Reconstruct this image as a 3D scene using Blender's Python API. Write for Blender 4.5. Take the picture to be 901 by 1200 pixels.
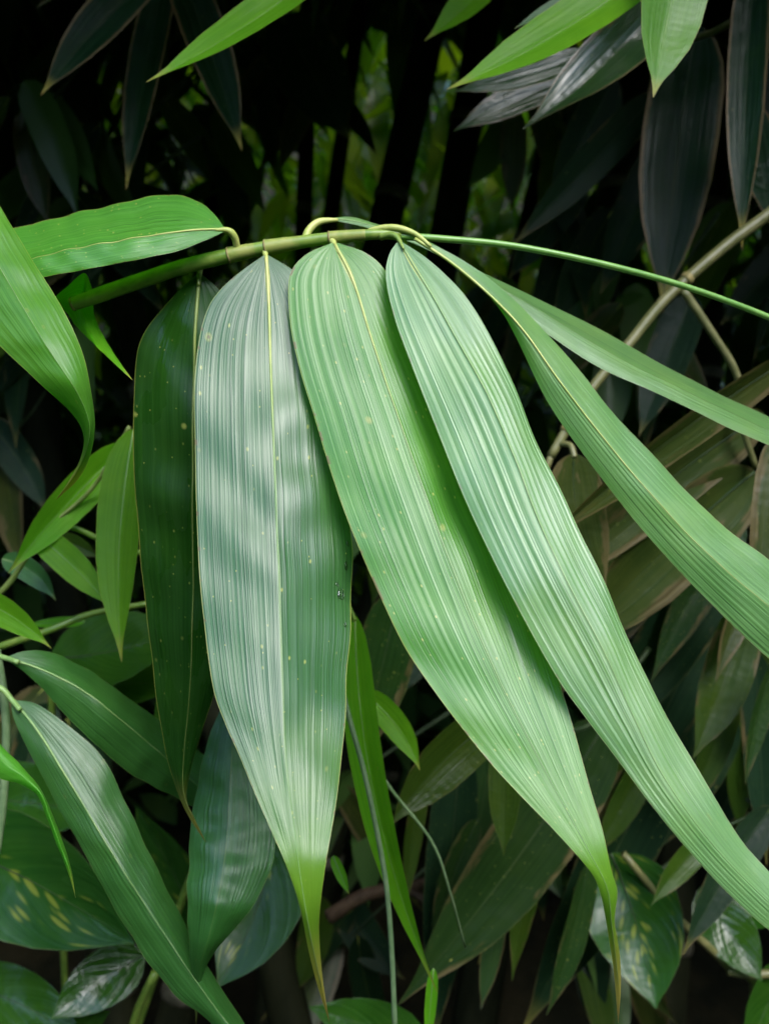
import bpy, math, random
import numpy as np
from mathutils import Vector, Matrix

# ------------------------------------------------------------------ clear
for o in list(bpy.data.objects):
    bpy.data.objects.remove(o, do_unlink=True)
SC = bpy.context.scene
COL = SC.collection
rng = random.Random(11)
nrg = np.random.default_rng(5)

# ------------------------------------------------------------------ camera
CAM_LOC = Vector((0.0, 0.0, 1.42))
PITCH = -12.0                    # looking slightly down into the bamboo
FPX = 1040.0                     # focal length in photograph pixels (901 x 1200)
cam_d = bpy.data.cameras.new('camera')
cam = bpy.data.objects.new('camera', cam_d)
COL.objects.link(cam)
cam.location = CAM_LOC
cam.rotation_euler = (math.radians(90 + PITCH), 0, 0)
cam_d.sensor_fit = 'VERTICAL'
cam_d.sensor_height = 36.0
cam_d.lens = 36.0 * FPX / 1200.0
cam_d.clip_start = 0.02
cam_d.clip_end = 400
cam_d.dof.use_dof = True
cam_d.dof.focus_distance = 0.432
cam_d.dof.aperture_fstop = cam_d.lens / 3.2      # 3.2 mm entrance pupil, as in a phone
SC.camera = cam

# ------------------------------------------------------------------ sky and sun (overcast)
SUN_EL, SUN_AZ = 56.0, 150.0     # azimuth clockwise from +Y: behind the camera, to the right
w = bpy.data.worlds.new('World'); SC.world = w
w.use_nodes = True
nt = w.node_tree; nt.nodes.clear()
wo = nt.nodes.new('ShaderNodeOutputWorld')
bg = nt.nodes.new('ShaderNodeBackground'); bg.inputs[1].default_value = 0.15
sky = nt.nodes.new('ShaderNodeTexSky'); sky.sky_type = 'NISHITA'
sky.sun_disc = False
sky.sun_elevation = math.radians(SUN_EL); sky.sun_rotation = math.radians(SUN_AZ)
sky.dust_density = 1.0; sky.air_density = 1.0; sky.ozone_density = 1.0
hs = nt.nodes.new('ShaderNodeHueSaturation'); hs.inputs['Saturation'].default_value = 1.0
nt.links.new(sky.outputs[0], hs.inputs['Color'])
nt.links.new(hs.outputs[0], bg.inputs[0]); nt.links.new(bg.outputs[0], wo.inputs[0])
sun_d = bpy.data.lights.new('sun', 'SUN'); sun_d.energy = 0.55; sun_d.angle = math.radians(32)
sun_d.color = (1.0, 0.985, 0.96)
sun = bpy.data.objects.new('sun', sun_d); COL.objects.link(sun)
a, e = math.radians(SUN_AZ), math.radians(SUN_EL)
to_sun = Vector((math.sin(a) * math.cos(e), math.cos(a) * math.cos(e), math.sin(e)))
sun.rotation_euler = (-to_sun).to_track_quat('-Z', 'Y').to_euler()
sun.location = (1, -3, 6)
SC.view_settings.view_transform = 'Standard'
SC.view_settings.look = 'None'
SC.view_settings.exposure = 2.72
SC.view_settings.gamma = 1.0
SC.view_settings.use_curve_mapping = False
SC.render.engine = 'CYCLES'
SC.cycles.max_bounces = 4
SC.cycles.transmission_bounces = 6
SC.cycles.diffuse_bounces = 2
SC.cycles.glossy_bounces = 2

# ------------------------------------------------------------------ pixel + distance -> place
RM = np.array(Matrix.Rotation(math.radians(90 + PITCH), 3, 'X'))
C0 = np.array(CAM_LOC)
def P(px, py, d):
    px, py, d = np.broadcast_arrays(np.asarray(px, float), np.asarray(py, float), np.asarray(d, float))
    v = np.stack([(px - 450.5) / FPX * d, -(py - 600.0) / FPX * d, -d], -1)
    return v @ RM.T + C0

# ------------------------------------------------------------------ materials
class NT:
    def __init__(s, name):
        s.m = bpy.data.materials.new(name); s.m.use_nodes = True
        s.t = s.m.node_tree; s.t.nodes.clear()
        s.out = s.n('ShaderNodeOutputMaterial')
    def n(s, typ, **kw):
        nd = s.t.nodes.new(typ)
        for k, v in kw.items(): setattr(nd, k, v)
        return nd
    def put(s, sock, v):
        if hasattr(v, 'is_output'): s.t.links.new(v, sock)
        elif v is not None: sock.default_value = v
    def math(s, op, a, b=None, c=None, clamp=False):
        nd = s.n('ShaderNodeMath', operation=op, use_clamp=clamp)
        s.put(nd.inputs[0], a); s.put(nd.inputs[1], b); s.put(nd.inputs[2], c)
        return nd.outputs[0]
    def mix(s, f, a, b, mode='MIX'):
        nd = s.n('ShaderNodeMix', data_type='RGBA', blend_type=mode)
        nd.clamp_factor = True
        s.put(nd.inputs['Factor'], f)
        s.put(nd.inputs[6], a if hasattr(a, 'is_output') else (*a, 1)); s.put(nd.inputs[7], b if hasattr(b, 'is_output') else (*b, 1))
        return nd.outputs[2]
    def step(s, x, lo, hi):                       # smooth 0 -> 1 between lo and hi
        nd = s.n('ShaderNodeMapRange', interpolation_type='SMOOTHSTEP')
        s.put(nd.inputs[0], x); s.put(nd.inputs[1], lo); s.put(nd.inputs[2], hi)
        nd.inputs[3].default_value = 0; nd.inputs[4].default_value = 1
        return nd.outputs[0]
    def vec(s, x, y, z):
        nd = s.n('ShaderNodeCombineXYZ')
        s.put(nd.inputs[0], x); s.put(nd.inputs[1], y); s.put(nd.inputs[2], z)
        return nd.outputs[0]
    def noise(s, v, scale, detail=2.0, rough=.5):
        nd = s.n('ShaderNodeTexNoise'); s.put(nd.inputs['Vector'], v)
        nd.inputs['Scale'].default_value = scale; nd.inputs['Detail'].default_value = detail
        nd.inputs['Roughness'].default_value = rough
        return nd.outputs[0]
    def voro(s, v, scale, rand=1.0):
        nd = s.n('ShaderNodeTexVoronoi'); s.put(nd.inputs['Vector'], v)
        nd.inputs['Scale'].default_value = scale; nd.inputs['Randomness'].default_value = rand
        return nd.outputs['Distance'], nd.outputs['Color']

def leaf_mat(name, col, col2, trans, rough=.36, spec=.5, ribs=60, bump=.25, speck=.5, edge=(.42, .40, .08), edge_w=.02,
             brown=0.0, tip=.0, ripple=.3, wet=0.0, flecks=0.0, tipgreen=0.0, lines=0, nicks=0.0, tfac=.32, arc=False, coat=0.0, base_pale=.95):
    N = NT(name)
    uvn = N.n('ShaderNodeUVMap'); uvn.uv_map = 'UVMap'
    sp = N.n('ShaderNodeSeparateXYZ'); N.put(sp.inputs[0], uvn.outputs[0])
    u, v = sp.outputs[0], sp.outputs[1]
    oi = N.n('ShaderNodeObjectInfo'); rnd = oi.outputs['Random']
    seed = N.math('MULTIPLY', rnd, 37.0)
    ed = N.math('SUBTRACT', 1.0, N.math('ABSOLUTE', N.math('MULTIPLY_ADD', u, 2.0, -1.0)))     # 0 at the margin, 1 on the midrib
    if arc:                                     # veins that leave the midrib in an arc (broad leaf)
        uu = N.math('ADD', N.math('MULTIPLY', v, 0.9), N.math('MULTIPLY', N.math('POWER', ed, 0.7), 0.55))
        vv = u
    else:
        uu, vv = u, v
    vein = N.noise(N.vec(N.math('MULTIPLY', uu, float(ribs)), N.math('MULTIPLY', vv, 1.3), seed), 1.0, 1.0, .6)
    vein2 = N.noise(N.vec(N.math('MULTIPLY', uu, ribs * .33), N.math('MULTIPLY', vv, 2.2), N.math('ADD', seed, 5.0)), 1.0, 0.0, .5)
    tc = N.n('ShaderNodeTexCoord')
    blot = N.noise(tc.outputs['Object'], 22.0, 2.0, .6)
    c = N.mix(N.step(vein, .3, .7), col, col2)
    c = N.mix(N.math('MULTIPLY', N.step(blot, .42, .75), .45), c, tuple(min(1, x * y) for x, y in zip(col2, (1.35, 1.15, .9))))
    if lines:
        wob = N.math('MULTIPLY_ADD', vein2, .05, u)
        ln = N.step(N.math('SINE', N.math('MULTIPLY', wob, lines * 6.2832)), .55, 1.0)
        lnm = N.math('MULTIPLY', ln, N.step(N.noise(N.vec(N.math('MULTIPLY', u, 9.0), N.math('MULTIPLY', v, 3.0), N.math('ADD', seed, 7.0)), 1.0, 0.0), .3, .7))
        c = N.mix(N.math('MULTIPLY', lnm, .42), c, tuple(x * .35 for x in col))
    hv = N.n('ShaderNodeHueSaturation')
    N.put(hv.inputs['Hue'], N.math('MULTIPLY_ADD', rnd, .016, .492))
    N.put(hv.inputs['Value'], N.math('MULTIPLY_ADD', rnd, .24, .88))
    N.put(hv.inputs['Color'], c); c = hv.outputs[0]
    # paler where the midrib swells at the base of the blade
    if base_pale:
        wb = N.math('MULTIPLY_ADD', N.step(v, .08, 0.0), -.16, .975)
        f = N.math('MULTIPLY', N.step(ed, wb, N.math('ADD', wb, .05)), N.math('MULTIPLY_ADD', v, -.85, .95))
        c = N.mix(N.math('MULTIPLY', f, base_pale), c, (.36, .40, .08))
    if tipgreen:  # yellowing tip, with the glow of translucent light put into the tint
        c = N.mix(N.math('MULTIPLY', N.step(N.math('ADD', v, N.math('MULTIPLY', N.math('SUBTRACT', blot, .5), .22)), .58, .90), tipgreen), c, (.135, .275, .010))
    # yellowish specks and a few brown spots
    if speck:
        d1, r1 = N.voro(N.vec(N.math('MULTIPLY', u, 21.0), N.math('MULTIPLY', v, 62.0), seed), 1.0)
        sr = N.n('ShaderNodeSeparateColor'); N.put(sr.inputs[0], r1)
        m1 = N.math('MULTIPLY', N.step(d1, N.math('MULTIPLY_ADD', sr.outputs[2], .17, .08), .05), N.step(sr.outputs[0], .55, .6))
        c = N.mix(N.math('MULTIPLY', m1, speck), c, (.42, .44, .10))
        d2, r2 = N.voro(N.vec(N.math('MULTIPLY', u, 5.0), N.math('MULTIPLY', v, 22.0), N.math('ADD', seed, 3.0)), 1.0)
        sr2 = N.n('ShaderNodeSeparateColor'); N.put(sr2.inputs[0], r2)
        on = N.step(sr2.outputs[1], .86, .87)
        c = N.mix(N.math('MULTIPLY', N.math('MULTIPLY', N.step(d2, .17, .07), on), speck), c, (.34, .36, .08))
        c = N.mix(N.math('MULTIPLY', N.math('MULTIPLY', N.step(d2, .07, .04), on), min(1, speck * 1.3)), c, (.09, .045, .02))
    if flecks:
        d3, r3 = N.voro(N.vec(N.math('MULTIPLY', uu, 13.0), N.math('MULTIPLY', vv, 7.0), seed), 1.0)
        pat = N.step(N.noise(N.vec(N.math('MULTIPLY', u, 3.0), N.math('MULTIPLY', v, 3.0), seed), 1.0), .46, .56)
        c = N.mix(N.math('MULTIPLY', N.math('MULTIPLY', N.step(d3, .42, .24), pat), flecks), c, (.36, .40, .05))
    # pale margin and dry tip
    ew = N.math('MULTIPLY_ADD', N.noise(N.vec(N.math('MULTIPLY', u, 2.0), N.math('MULTIPLY', v, 26.0), seed), 1.0), .8, .6)
    em = N.step(ed, N.math('MULTIPLY', ew, edge_w), 0.0)
    c = N.mix(N.math('MULTIPLY', em, .8 if edge_w > .1 else N.math('MULTIPLY_ADD', v, .55, .3)), c, edge)
    if nicks:
        nk = N.noise(N.vec(N.math('MULTIPLY', u, 6.0), N.math('MULTIPLY', v, 70.0), N.math('ADD', seed, 6.0)), 1.0, 1.0)
        c = N.mix(N.math('MULTIPLY', N.math('MULTIPLY', N.step(ed, .045, .015), N.step(nk, .60, .66)), nicks), c, (.13, .085, .02))
    if tip:
        tv = N.math('ADD', v, N.math('MULTIPLY', N.math('SUBTRACT', vein2, .5), .05))
        c = N.mix(N.math('MULTIPLY', N.step(tv, .865, .965), tip), c, (.42, .34, .07))
        c = N.mix(N.math('MULTIPLY', N.step(tv, .96, 1.0), tip), c, (.26, .15, .05))
    if brown:
        bn = N.noise(N.vec(N.math('MULTIPLY', u, 4.0), N.math('MULTIPLY', v, 4.0), N.math('ADD', seed, 9.0)), 1.0, 4.0, .62)
        near = N.math('MULTIPLY_ADD', N.step(ed, .5, 0.0), .22, bn)
        near = N.math('ADD', near, N.math('MULTIPLY', N.step(v, .75, 1.0), .14))
        lo = .80 - .34 * brown
        bm = N.step(near, lo, lo + .12)
        bc = N.mix(N.step(vein, .3, .7), (.080, .060, .020), (.150, .120, .055))
        c = N.mix(N.math('MULTIPLY', bm, .85), c, bc)
    b = N.n('ShaderNodeBsdfPrincipled')
    N.put(b.inputs['Base Color'], c)
    rr = N.math('MULTIPLY_ADD', vein2, .16, rough - .08)
    if wet:
        wm = N.step(N.noise(N.vec(N.math('MULTIPLY', u, 3.2), N.math('MULTIPLY', v, 5.0), N.math('ADD', seed, 2.0)), 1.0, 3.0), .54, .60)
        rr = N.math('MULTIPLY', rr, N.math('MULTIPLY_ADD', wm, -.75 * wet, 1.0))
    N.put(b.inputs['Roughness'], rr)
    b.inputs['Specular IOR Level'].default_value = spec
    b.inputs['Coat Weight'].default_value = coat
    b.inputs['Coat Roughness'].default_value = .12
    # relief: parallel ribs plus faint cross ripples
    rip = N.noise(N.vec(N.math('MULTIPLY', u, 5.0), N.math('MULTIPLY', v, 26.0), N.math('ADD', seed, 4.0)), 1.0, 0.0)
    h = N.math('ADD', N.math('MULTIPLY', N.math('SUBTRACT', vein, N.math('MULTIPLY', lnm, .9)) if lines else vein, .6), N.math('ADD', N.math('MULTIPLY', vein2, 1.0), N.math('MULTIPLY', rip, ripple * 3.0)))
    bp = N.n('ShaderNodeBump'); bp.inputs['Strength'].default_value = bump; bp.inputs['Distance'].default_value = .0012
    N.put(bp.inputs['Height'], h); N.put(b.inputs['Normal'], bp.outputs[0])
    tr = N.n('ShaderNodeBsdfTranslucent')
    tcx = N.mix(1.0, c, (*trans,), 'MULTIPLY')
    N.put(tr.inputs[0], tcx)
    mx = N.n('ShaderNodeMixShader'); mx.inputs[0].default_value = tfac
    N.t.links.new(b.outputs[0], mx.inputs[1]); N.t.links.new(tr.outputs[0], mx.inputs[2])
    N.t.links.new(mx.outputs[0], N.out.inputs[0])
    return N.m

TR = (2.3, 2.6, .6)
M = {}
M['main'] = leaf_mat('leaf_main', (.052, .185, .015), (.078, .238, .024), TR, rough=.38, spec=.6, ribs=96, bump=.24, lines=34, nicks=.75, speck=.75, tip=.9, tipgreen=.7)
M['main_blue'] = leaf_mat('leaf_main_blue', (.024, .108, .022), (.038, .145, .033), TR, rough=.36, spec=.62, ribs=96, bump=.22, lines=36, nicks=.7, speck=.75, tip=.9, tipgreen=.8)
M['lime'] = leaf_mat('leaf_lime', (.085, .285, .007), (.120, .330, .012), TR, rough=.42, spec=.22, ribs=46, bump=.3, speck=.15, tip=.5, tfac=.45)
M['pleat'] = leaf_mat('leaf_pleated', (.080, .220, .048), (.135, .300, .082), TR, rough=.42, spec=1.0, ribs=80, bump=.30, lines=30, nicks=.4, speck=.12, tip=.3, edge=(.34, .40, .14))
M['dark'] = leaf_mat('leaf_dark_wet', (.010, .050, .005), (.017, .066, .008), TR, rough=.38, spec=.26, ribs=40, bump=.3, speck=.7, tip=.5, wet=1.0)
M['fresh'] = leaf_mat('leaf_fresh', (.055, .215, .014), (.085, .265, .022), TR, rough=.42, spec=.5, ribs=50, bump=.3, speck=.2, tip=.5, tfac=.4)
M['mid'] = leaf_mat('leaf_mid', (.026, .125, .020), (.042, .165, .030), TR, rough=.40, spec=.7, ribs=60, bump=.3, lines=24, nicks=.4, speck=.1, tip=.3, edge=(.20, .30, .08))
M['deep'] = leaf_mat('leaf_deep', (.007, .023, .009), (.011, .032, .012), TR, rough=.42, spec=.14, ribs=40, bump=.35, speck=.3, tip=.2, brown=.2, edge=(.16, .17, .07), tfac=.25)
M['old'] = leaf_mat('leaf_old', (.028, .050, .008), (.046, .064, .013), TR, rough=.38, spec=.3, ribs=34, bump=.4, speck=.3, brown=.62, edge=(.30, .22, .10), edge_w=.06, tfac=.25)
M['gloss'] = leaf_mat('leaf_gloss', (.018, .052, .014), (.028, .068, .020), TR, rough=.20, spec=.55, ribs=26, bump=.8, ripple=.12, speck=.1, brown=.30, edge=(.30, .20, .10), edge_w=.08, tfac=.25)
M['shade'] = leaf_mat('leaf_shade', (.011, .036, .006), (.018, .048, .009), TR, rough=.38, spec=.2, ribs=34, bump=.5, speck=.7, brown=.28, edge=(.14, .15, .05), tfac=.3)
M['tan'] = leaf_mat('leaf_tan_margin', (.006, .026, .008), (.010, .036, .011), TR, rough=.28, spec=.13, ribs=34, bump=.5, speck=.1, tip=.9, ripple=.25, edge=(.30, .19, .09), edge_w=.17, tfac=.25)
M['broad'] = leaf_mat('leaf_broad', (.018, .075, .006), (.028, .095, .009), TR, rough=.17, spec=.45, ribs=30, bump=.5, speck=0, ripple=.15, arc=True, edge=(.10, .18, .05), tfac=.3)
M['variegated'] = leaf_mat('leaf_variegated', (.016, .070, .008), (.026, .090, .011), TR, rough=.26, spec=.35, ribs=28, bump=.45, speck=0, ripple=.15, arc=True, flecks=.5, edge=(.20, .25, .10), tfac=.3)
M['olive'] = leaf_mat('leaf_olive', (.024, .060, .005), (.040, .078, .008), TR, rough=.36, spec=.22, ribs=34, bump=.4, speck=.2, brown=.2, edge=(.22, .22, .06), tfac=.35)

def plain(name, c1, c2, rough=.4, spec=.5, scale=60., stretch=(1, 1, 1), bump=.2, dist=.0008):
    N = NT(name)
    tc = N.n('ShaderNodeTexCoord'); mp = N.n('ShaderNodeMapping'); mp.inputs['Scale'].default_value = stretch
    N.put(mp.inputs[0], tc.outputs['Object'])
    nz = N.noise(mp.outputs[0], scale, 4.0, .6)
    b = N.n('ShaderNodeBsdfPrincipled')
    N.put(b.inputs['Base Color'], N.mix(N.step(nz, .35, .68), c1, c2))
    b.inputs['Roughness'].default_value = rough; b.inputs['Specular IOR Level'].default_value = spec
    bp = N.n('ShaderNodeBump'); bp.inputs['Strength'].default_value = bump; bp.inputs['Distance'].default_value = dist
    N.put(bp.inputs['Height'], nz); N.put(b.inputs['Normal'], bp.outputs[0])
    N.t.links.new(b.outputs[0], N.out.inputs[0])
    return N.m
M['rib'] = plain('midrib_yellow', (.30, .36, .07), (.46, .47, .14), .45)
def rib_mat(name, c1, c2, cg):            # yellow at the base of the blade, greening towards its tip
    m = plain(name, c1, c2, .45); t = m.node_tree
    b = next(n for n in t.nodes if n.type == 'BSDF_PRINCIPLED'); src = b.inputs['Base Color'].links[0].from_socket
    tc = t.nodes.new('ShaderNodeTexCoord'); sx = t.nodes.new('ShaderNodeSeparateXYZ'); t.links.new(tc.outputs['Generated'], sx.inputs[0])
    mr = t.nodes.new('ShaderNodeMapRange'); mr.interpolation_type = 'SMOOTHSTEP'
    mr.inputs[1].default_value = .97; mr.inputs[2].default_value = .60; t.links.new(sx.outputs[2], mr.inputs[0])
    mx = t.nodes.new('ShaderNodeMix'); mx.data_type = 'RGBA'; t.links.new(mr.outputs[0], mx.inputs['Factor'])
    t.links.new(src, mx.inputs[6]); mx.inputs[7].default_value = (*cg, 1); t.links.new(mx.outputs[2], b.inputs['Base Color'])
    return m
M['rib_fade'] = rib_mat('midrib_fading', (.30, .36, .07), (.46, .47, .14), (.15, .27, .08))
M['rib_green'] = plain('midrib_green', (.15, .27, .07), (.24, .36, .11), .45)
M['rib_deep'] = plain('midrib_deep', (.020, .040, .014), (.034, .056, .020), .5, .2)
M['rib_dark'] = plain('midrib_dark', (.13, .18, .035), (.20, .24, .06), .45)
M['stem'] = plain('stem_green', (.11, .20, .025), (.19, .27, .045), .36, .5, 90)
M['stem_pale'] = plain('stem_pale', (.11, .115, .035), (.18, .17, .065), .45, .5, 70)
M['stem_thin'] = plain('stem_thin_green', (.10, .24, .04), (.15, .30, .06), .36, .5, 90)
M['stem_grey'] = plain('stem_grey_green', (.10, .17, .07), (.16, .23, .11), .45, .5, 70)
M['node'] = plain('node_brown', (.15, .13, .04), (.30, .24, .09), .55, .3, 200)
M['sheath'] = plain('sheath', (.17, .23, .04), (.27, .29, .07), .45, .4, 120)
M['twig_brown'] = plain('twig_brown', (.035, .022, .012), (.07, .045, .025), .7, .2, 80, bump=.6)
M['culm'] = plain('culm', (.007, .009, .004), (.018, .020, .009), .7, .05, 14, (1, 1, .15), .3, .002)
M['culm_node'] = plain('culm_node', (.05, .05, .03), (.10, .09, .06), .6, .3, 60)
M['soil'] = plain('soil', (.006, .007, .003), (.018, .016, .007), .95, .1, 9, bump=1, dist=.02)
def fill_mat(name, c1, c2, rough, tfac):
    N = NT(name)
    tc = N.n('ShaderNodeTexCoord')
    nz = N.noise(tc.outputs['Object'], 2.6, 1.0)
    c = N.mix(N.step(nz, .35, .65), c1, c2)
    b = N.n('ShaderNodeBsdfPrincipled'); N.put(b.inputs['Base Color'], c)
    b.inputs['Roughness'].default_value = rough; b.inputs['Specular IOR Level'].default_value = .25
    tr = N.n('ShaderNodeBsdfTranslucent'); N.put(tr.inputs[0], N.mix(1.0, c, TR, 'MULTIPLY'))
    mx = N.n('ShaderNodeMixShader'); mx.inputs[0].default_value = tfac
    N.t.links.new(b.outputs[0], mx.inputs[1]); N.t.links.new(tr.outputs[0], mx.inputs[2])
    N.t.links.new(mx.outputs[0], N.out.inputs[0])
    return N.m
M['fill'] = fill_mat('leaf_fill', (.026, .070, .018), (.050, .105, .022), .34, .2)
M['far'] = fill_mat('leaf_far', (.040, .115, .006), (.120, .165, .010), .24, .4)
N = NT('water'); b = N.n('ShaderNodeBsdfPrincipled'); b.inputs['Transmission Weight'].default_value = 1
b.inputs['Roughness'].default_value = .0; b.inputs['IOR'].default_value = 1.33
N.t.links.new(b.outputs[0], N.out.inputs[0]); M['water'] = N.m

# ------------------------------------------------------------------ builders
def link(name, me, mat, parent=None):
    o = bpy.data.objects.new(name, me); COL.objects.link(o)
    if mat is not None and not me.materials: me.materials.append(M[mat])
    if parent is not None: o.parent = parent
    return o
def local(parent, co):
    if parent is None: return co
    p = parent
    off = np.zeros(3)
    while p is not None:
        off += np.array(p.location); p = p.parent
    return co - off
def tag(o, label=None, cat=None, group=None, kind=None):
    if label: o['label'] = label
    if cat: o['category'] = cat
    if group: o['group'] = group
    if kind: o['kind'] = kind
    return o
def thing(name, loc, label, cat, group=None):
    o = bpy.data.objects.new(name, None); COL.objects.link(o)
    o.empty_display_size = .02; o.location = [float(x) for x in loc]
    return tag(o, label, cat, group)

def resample(pts, n, dense=40):
    p = np.asarray(pts, float)
    if len(p) == 2:
        q = p[0] + (p[1] - p[0]) * np.linspace(0, 1, n)[:, None]; return q
    e = np.vstack([2 * p[0] - p[1], p, 2 * p[-1] - p[-2]])
    out = []
    t = np.linspace(0, 1, dense, endpoint=False)[:, None]
    for i in range(1, len(e) - 2):
        a, b, c, d = e[i - 1], e[i], e[i + 1], e[i + 2]
        out.append(.5 * ((2 * b) + (c - a) * t + (2 * a - 5 * b + 4 * c - d) * t ** 2 + (3 * b - a - 3 * c + d) * t ** 3))
    out.append(p[-1:]); q = np.vstack(out)
    s = np.r_[0, np.cumsum(np.linalg.norm(np.diff(q[:, :2], axis=0), axis=1))]
    tt = np.linspace(0, s[-1], n)
    return np.stack([np.interp(tt, s, q[:, k]) for k in range(q.shape[1])], -1)
def curve1(kv, n):
    t = np.linspace(0, 1, n)
    if isinstance(kv, (int, float)): return np.full(n, float(kv))
    k = np.array(kv, float)
    y = np.interp(t, k[:, 0], k[:, 1])
    wdt = max(3, n // 10) | 1
    ker = np.hanning(wdt + 2)[1:-1]; ker /= ker.sum()
    yp = np.r_[2 * y[0] - y[wdt // 2:0:-1], y, 2 * y[-1] - y[-2:-wdt // 2 - 1:-1]]
    z = np.convolve(yp, ker, 'valid')
    return z[:n]

def grid_mesh(name, G, uvu, uvv):
    """G: (nv, nu, 3) grid -> smooth mesh with UVs"""
    nv, nu = G.shape[:2]
    idx = np.arange(nv * nu).reshape(nv, nu)
    f = np.stack([idx[:-1, :-1], idx[:-1, 1:], idx[1:, 1:], idx[1:, :-1]], -1).reshape(-1, 4)
    me = bpy.data.meshes.new(name)
    me.vertices.add(nv * nu); me.vertices.foreach_set('co', G.reshape(-1).astype(np.float32))
    me.loops.add(f.size); me.loops.foreach_set('vertex_index', f.reshape(-1).astype(np.int32))
    me.polygons.add(len(f))
    me.polygons.foreach_set('loop_start', np.arange(0, f.size, 4, dtype=np.int32))
    me.polygons.foreach_set('loop_total', np.full(len(f), 4, np.int32))
    me.polygons.foreach_set('use_smooth', np.ones(len(f), bool))
    uv = np.stack(np.broadcast_arrays(uvu[None, :], uvv[:, None]), -1).reshape(-1, 2)
    ul = me.uv_layers.new(name='UVMap')
    ul.data.foreach_set('uv', uv[f.reshape(-1)].reshape(-1).astype(np.float32))
    me.update(calc_edges=True)
    return me
def normals(G):
    du = np.gradient(G, axis=1); dv = np.gradient(G, axis=0)
    n = np.cross(du, dv); L = np.linalg.norm(n, axis=-1, keepdims=True); L[L < 1e-12] = 1
    n = n / L
    # towards the camera side
    s = np.sign(((C0 - G) * n).sum(-1).mean()) or 1
    return n * s

def tube_mesh(name, pts, rad, seg=12, caps=True):
    p = np.asarray(pts, float); n = len(p)
    r = np.broadcast_to(np.asarray(rad, float), (n,))
    t = np.gradient(p, axis=0); t /= np.linalg.norm(t, axis=1, keepdims=True)
    up = np.array([0, 0, 1.0]) if abs(t[0][2]) < .9 else np.array([1.0, 0, 0])
    s = np.cross(t[0], up); s /= np.linalg.norm(s)
    V = []
    ang = np.linspace(0, 2 * np.pi, seg, endpoint=False)
    for i in range(n):
        s = s - t[i] * s.dot(t[i]); s /= np.linalg.norm(s)
        q = np.cross(t[i], s)
        V.append(p[i] + r[i] * (np.cos(ang)[:, None] * s + np.sin(ang)[:, None] * q))
    V = np.vstack(V)
    F = []
    for i in range(n - 1):
        for k in range(seg):
            a, b = i * seg + k, i * seg + (k + 1) % seg
            F.append((a, b, b + seg, a + seg))
    if caps:
        F.append(tuple(range(seg))[::-1]); F.append(tuple((n - 1) * seg + k for k in range(seg)))
    me = bpy.data.meshes.new(name); me.from_pydata(V.tolist(), [], F)
    me.polygons.foreach_set('use_smooth', np.ones(len(me.polygons), bool)); me.update()
    return me
def tube(name, pts, rad, mat, parent, seg=12):
    return link(name, tube_mesh(name, local(parent, np.asarray(pts)), rad, seg), mat, parent)
def ptube(name, pix, rpx, mat, parent, n=40, seg=12):
    """tube along photo points (px, py, distance), radius in photo pixels at that distance"""
    q = resample(pix, n)
    rp = curve1(rpx, n) if not isinstance(rpx, (int, float)) else np.full(n, float(rpx))
    return tube(name, P(q[:, 0], q[:, 1], q[:, 2]), rp / FPX * q[:, 2], mat, parent, seg)

def finish_leaf(G, mat, parent, ribmat='rib', rib_r=.0011, rib_end=.96, name='leaf'):
    nv, nu = G.shape[:2]
    me = grid_mesh(name, local(parent, G), np.linspace(0, 1, nu), np.linspace(0, 1, nv))
    lf = link(name, me, mat, parent)
    if ribmat:
        k = int(nv * rib_end)
        nm = normals(G)[:, nu // 2]
        mid = G[:, nu // 2]
        t = np.linspace(0, 1, nv)
        r = rib_r * (.13 + .87 * (1 - t) ** 3)
        pts = mid + nm * (r * .15)[:, None]
        link('midrib', tube_mesh('midrib', local(parent, pts[:k:2]), r[:k:2], 8), ribmat, lf)
    return lf

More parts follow.
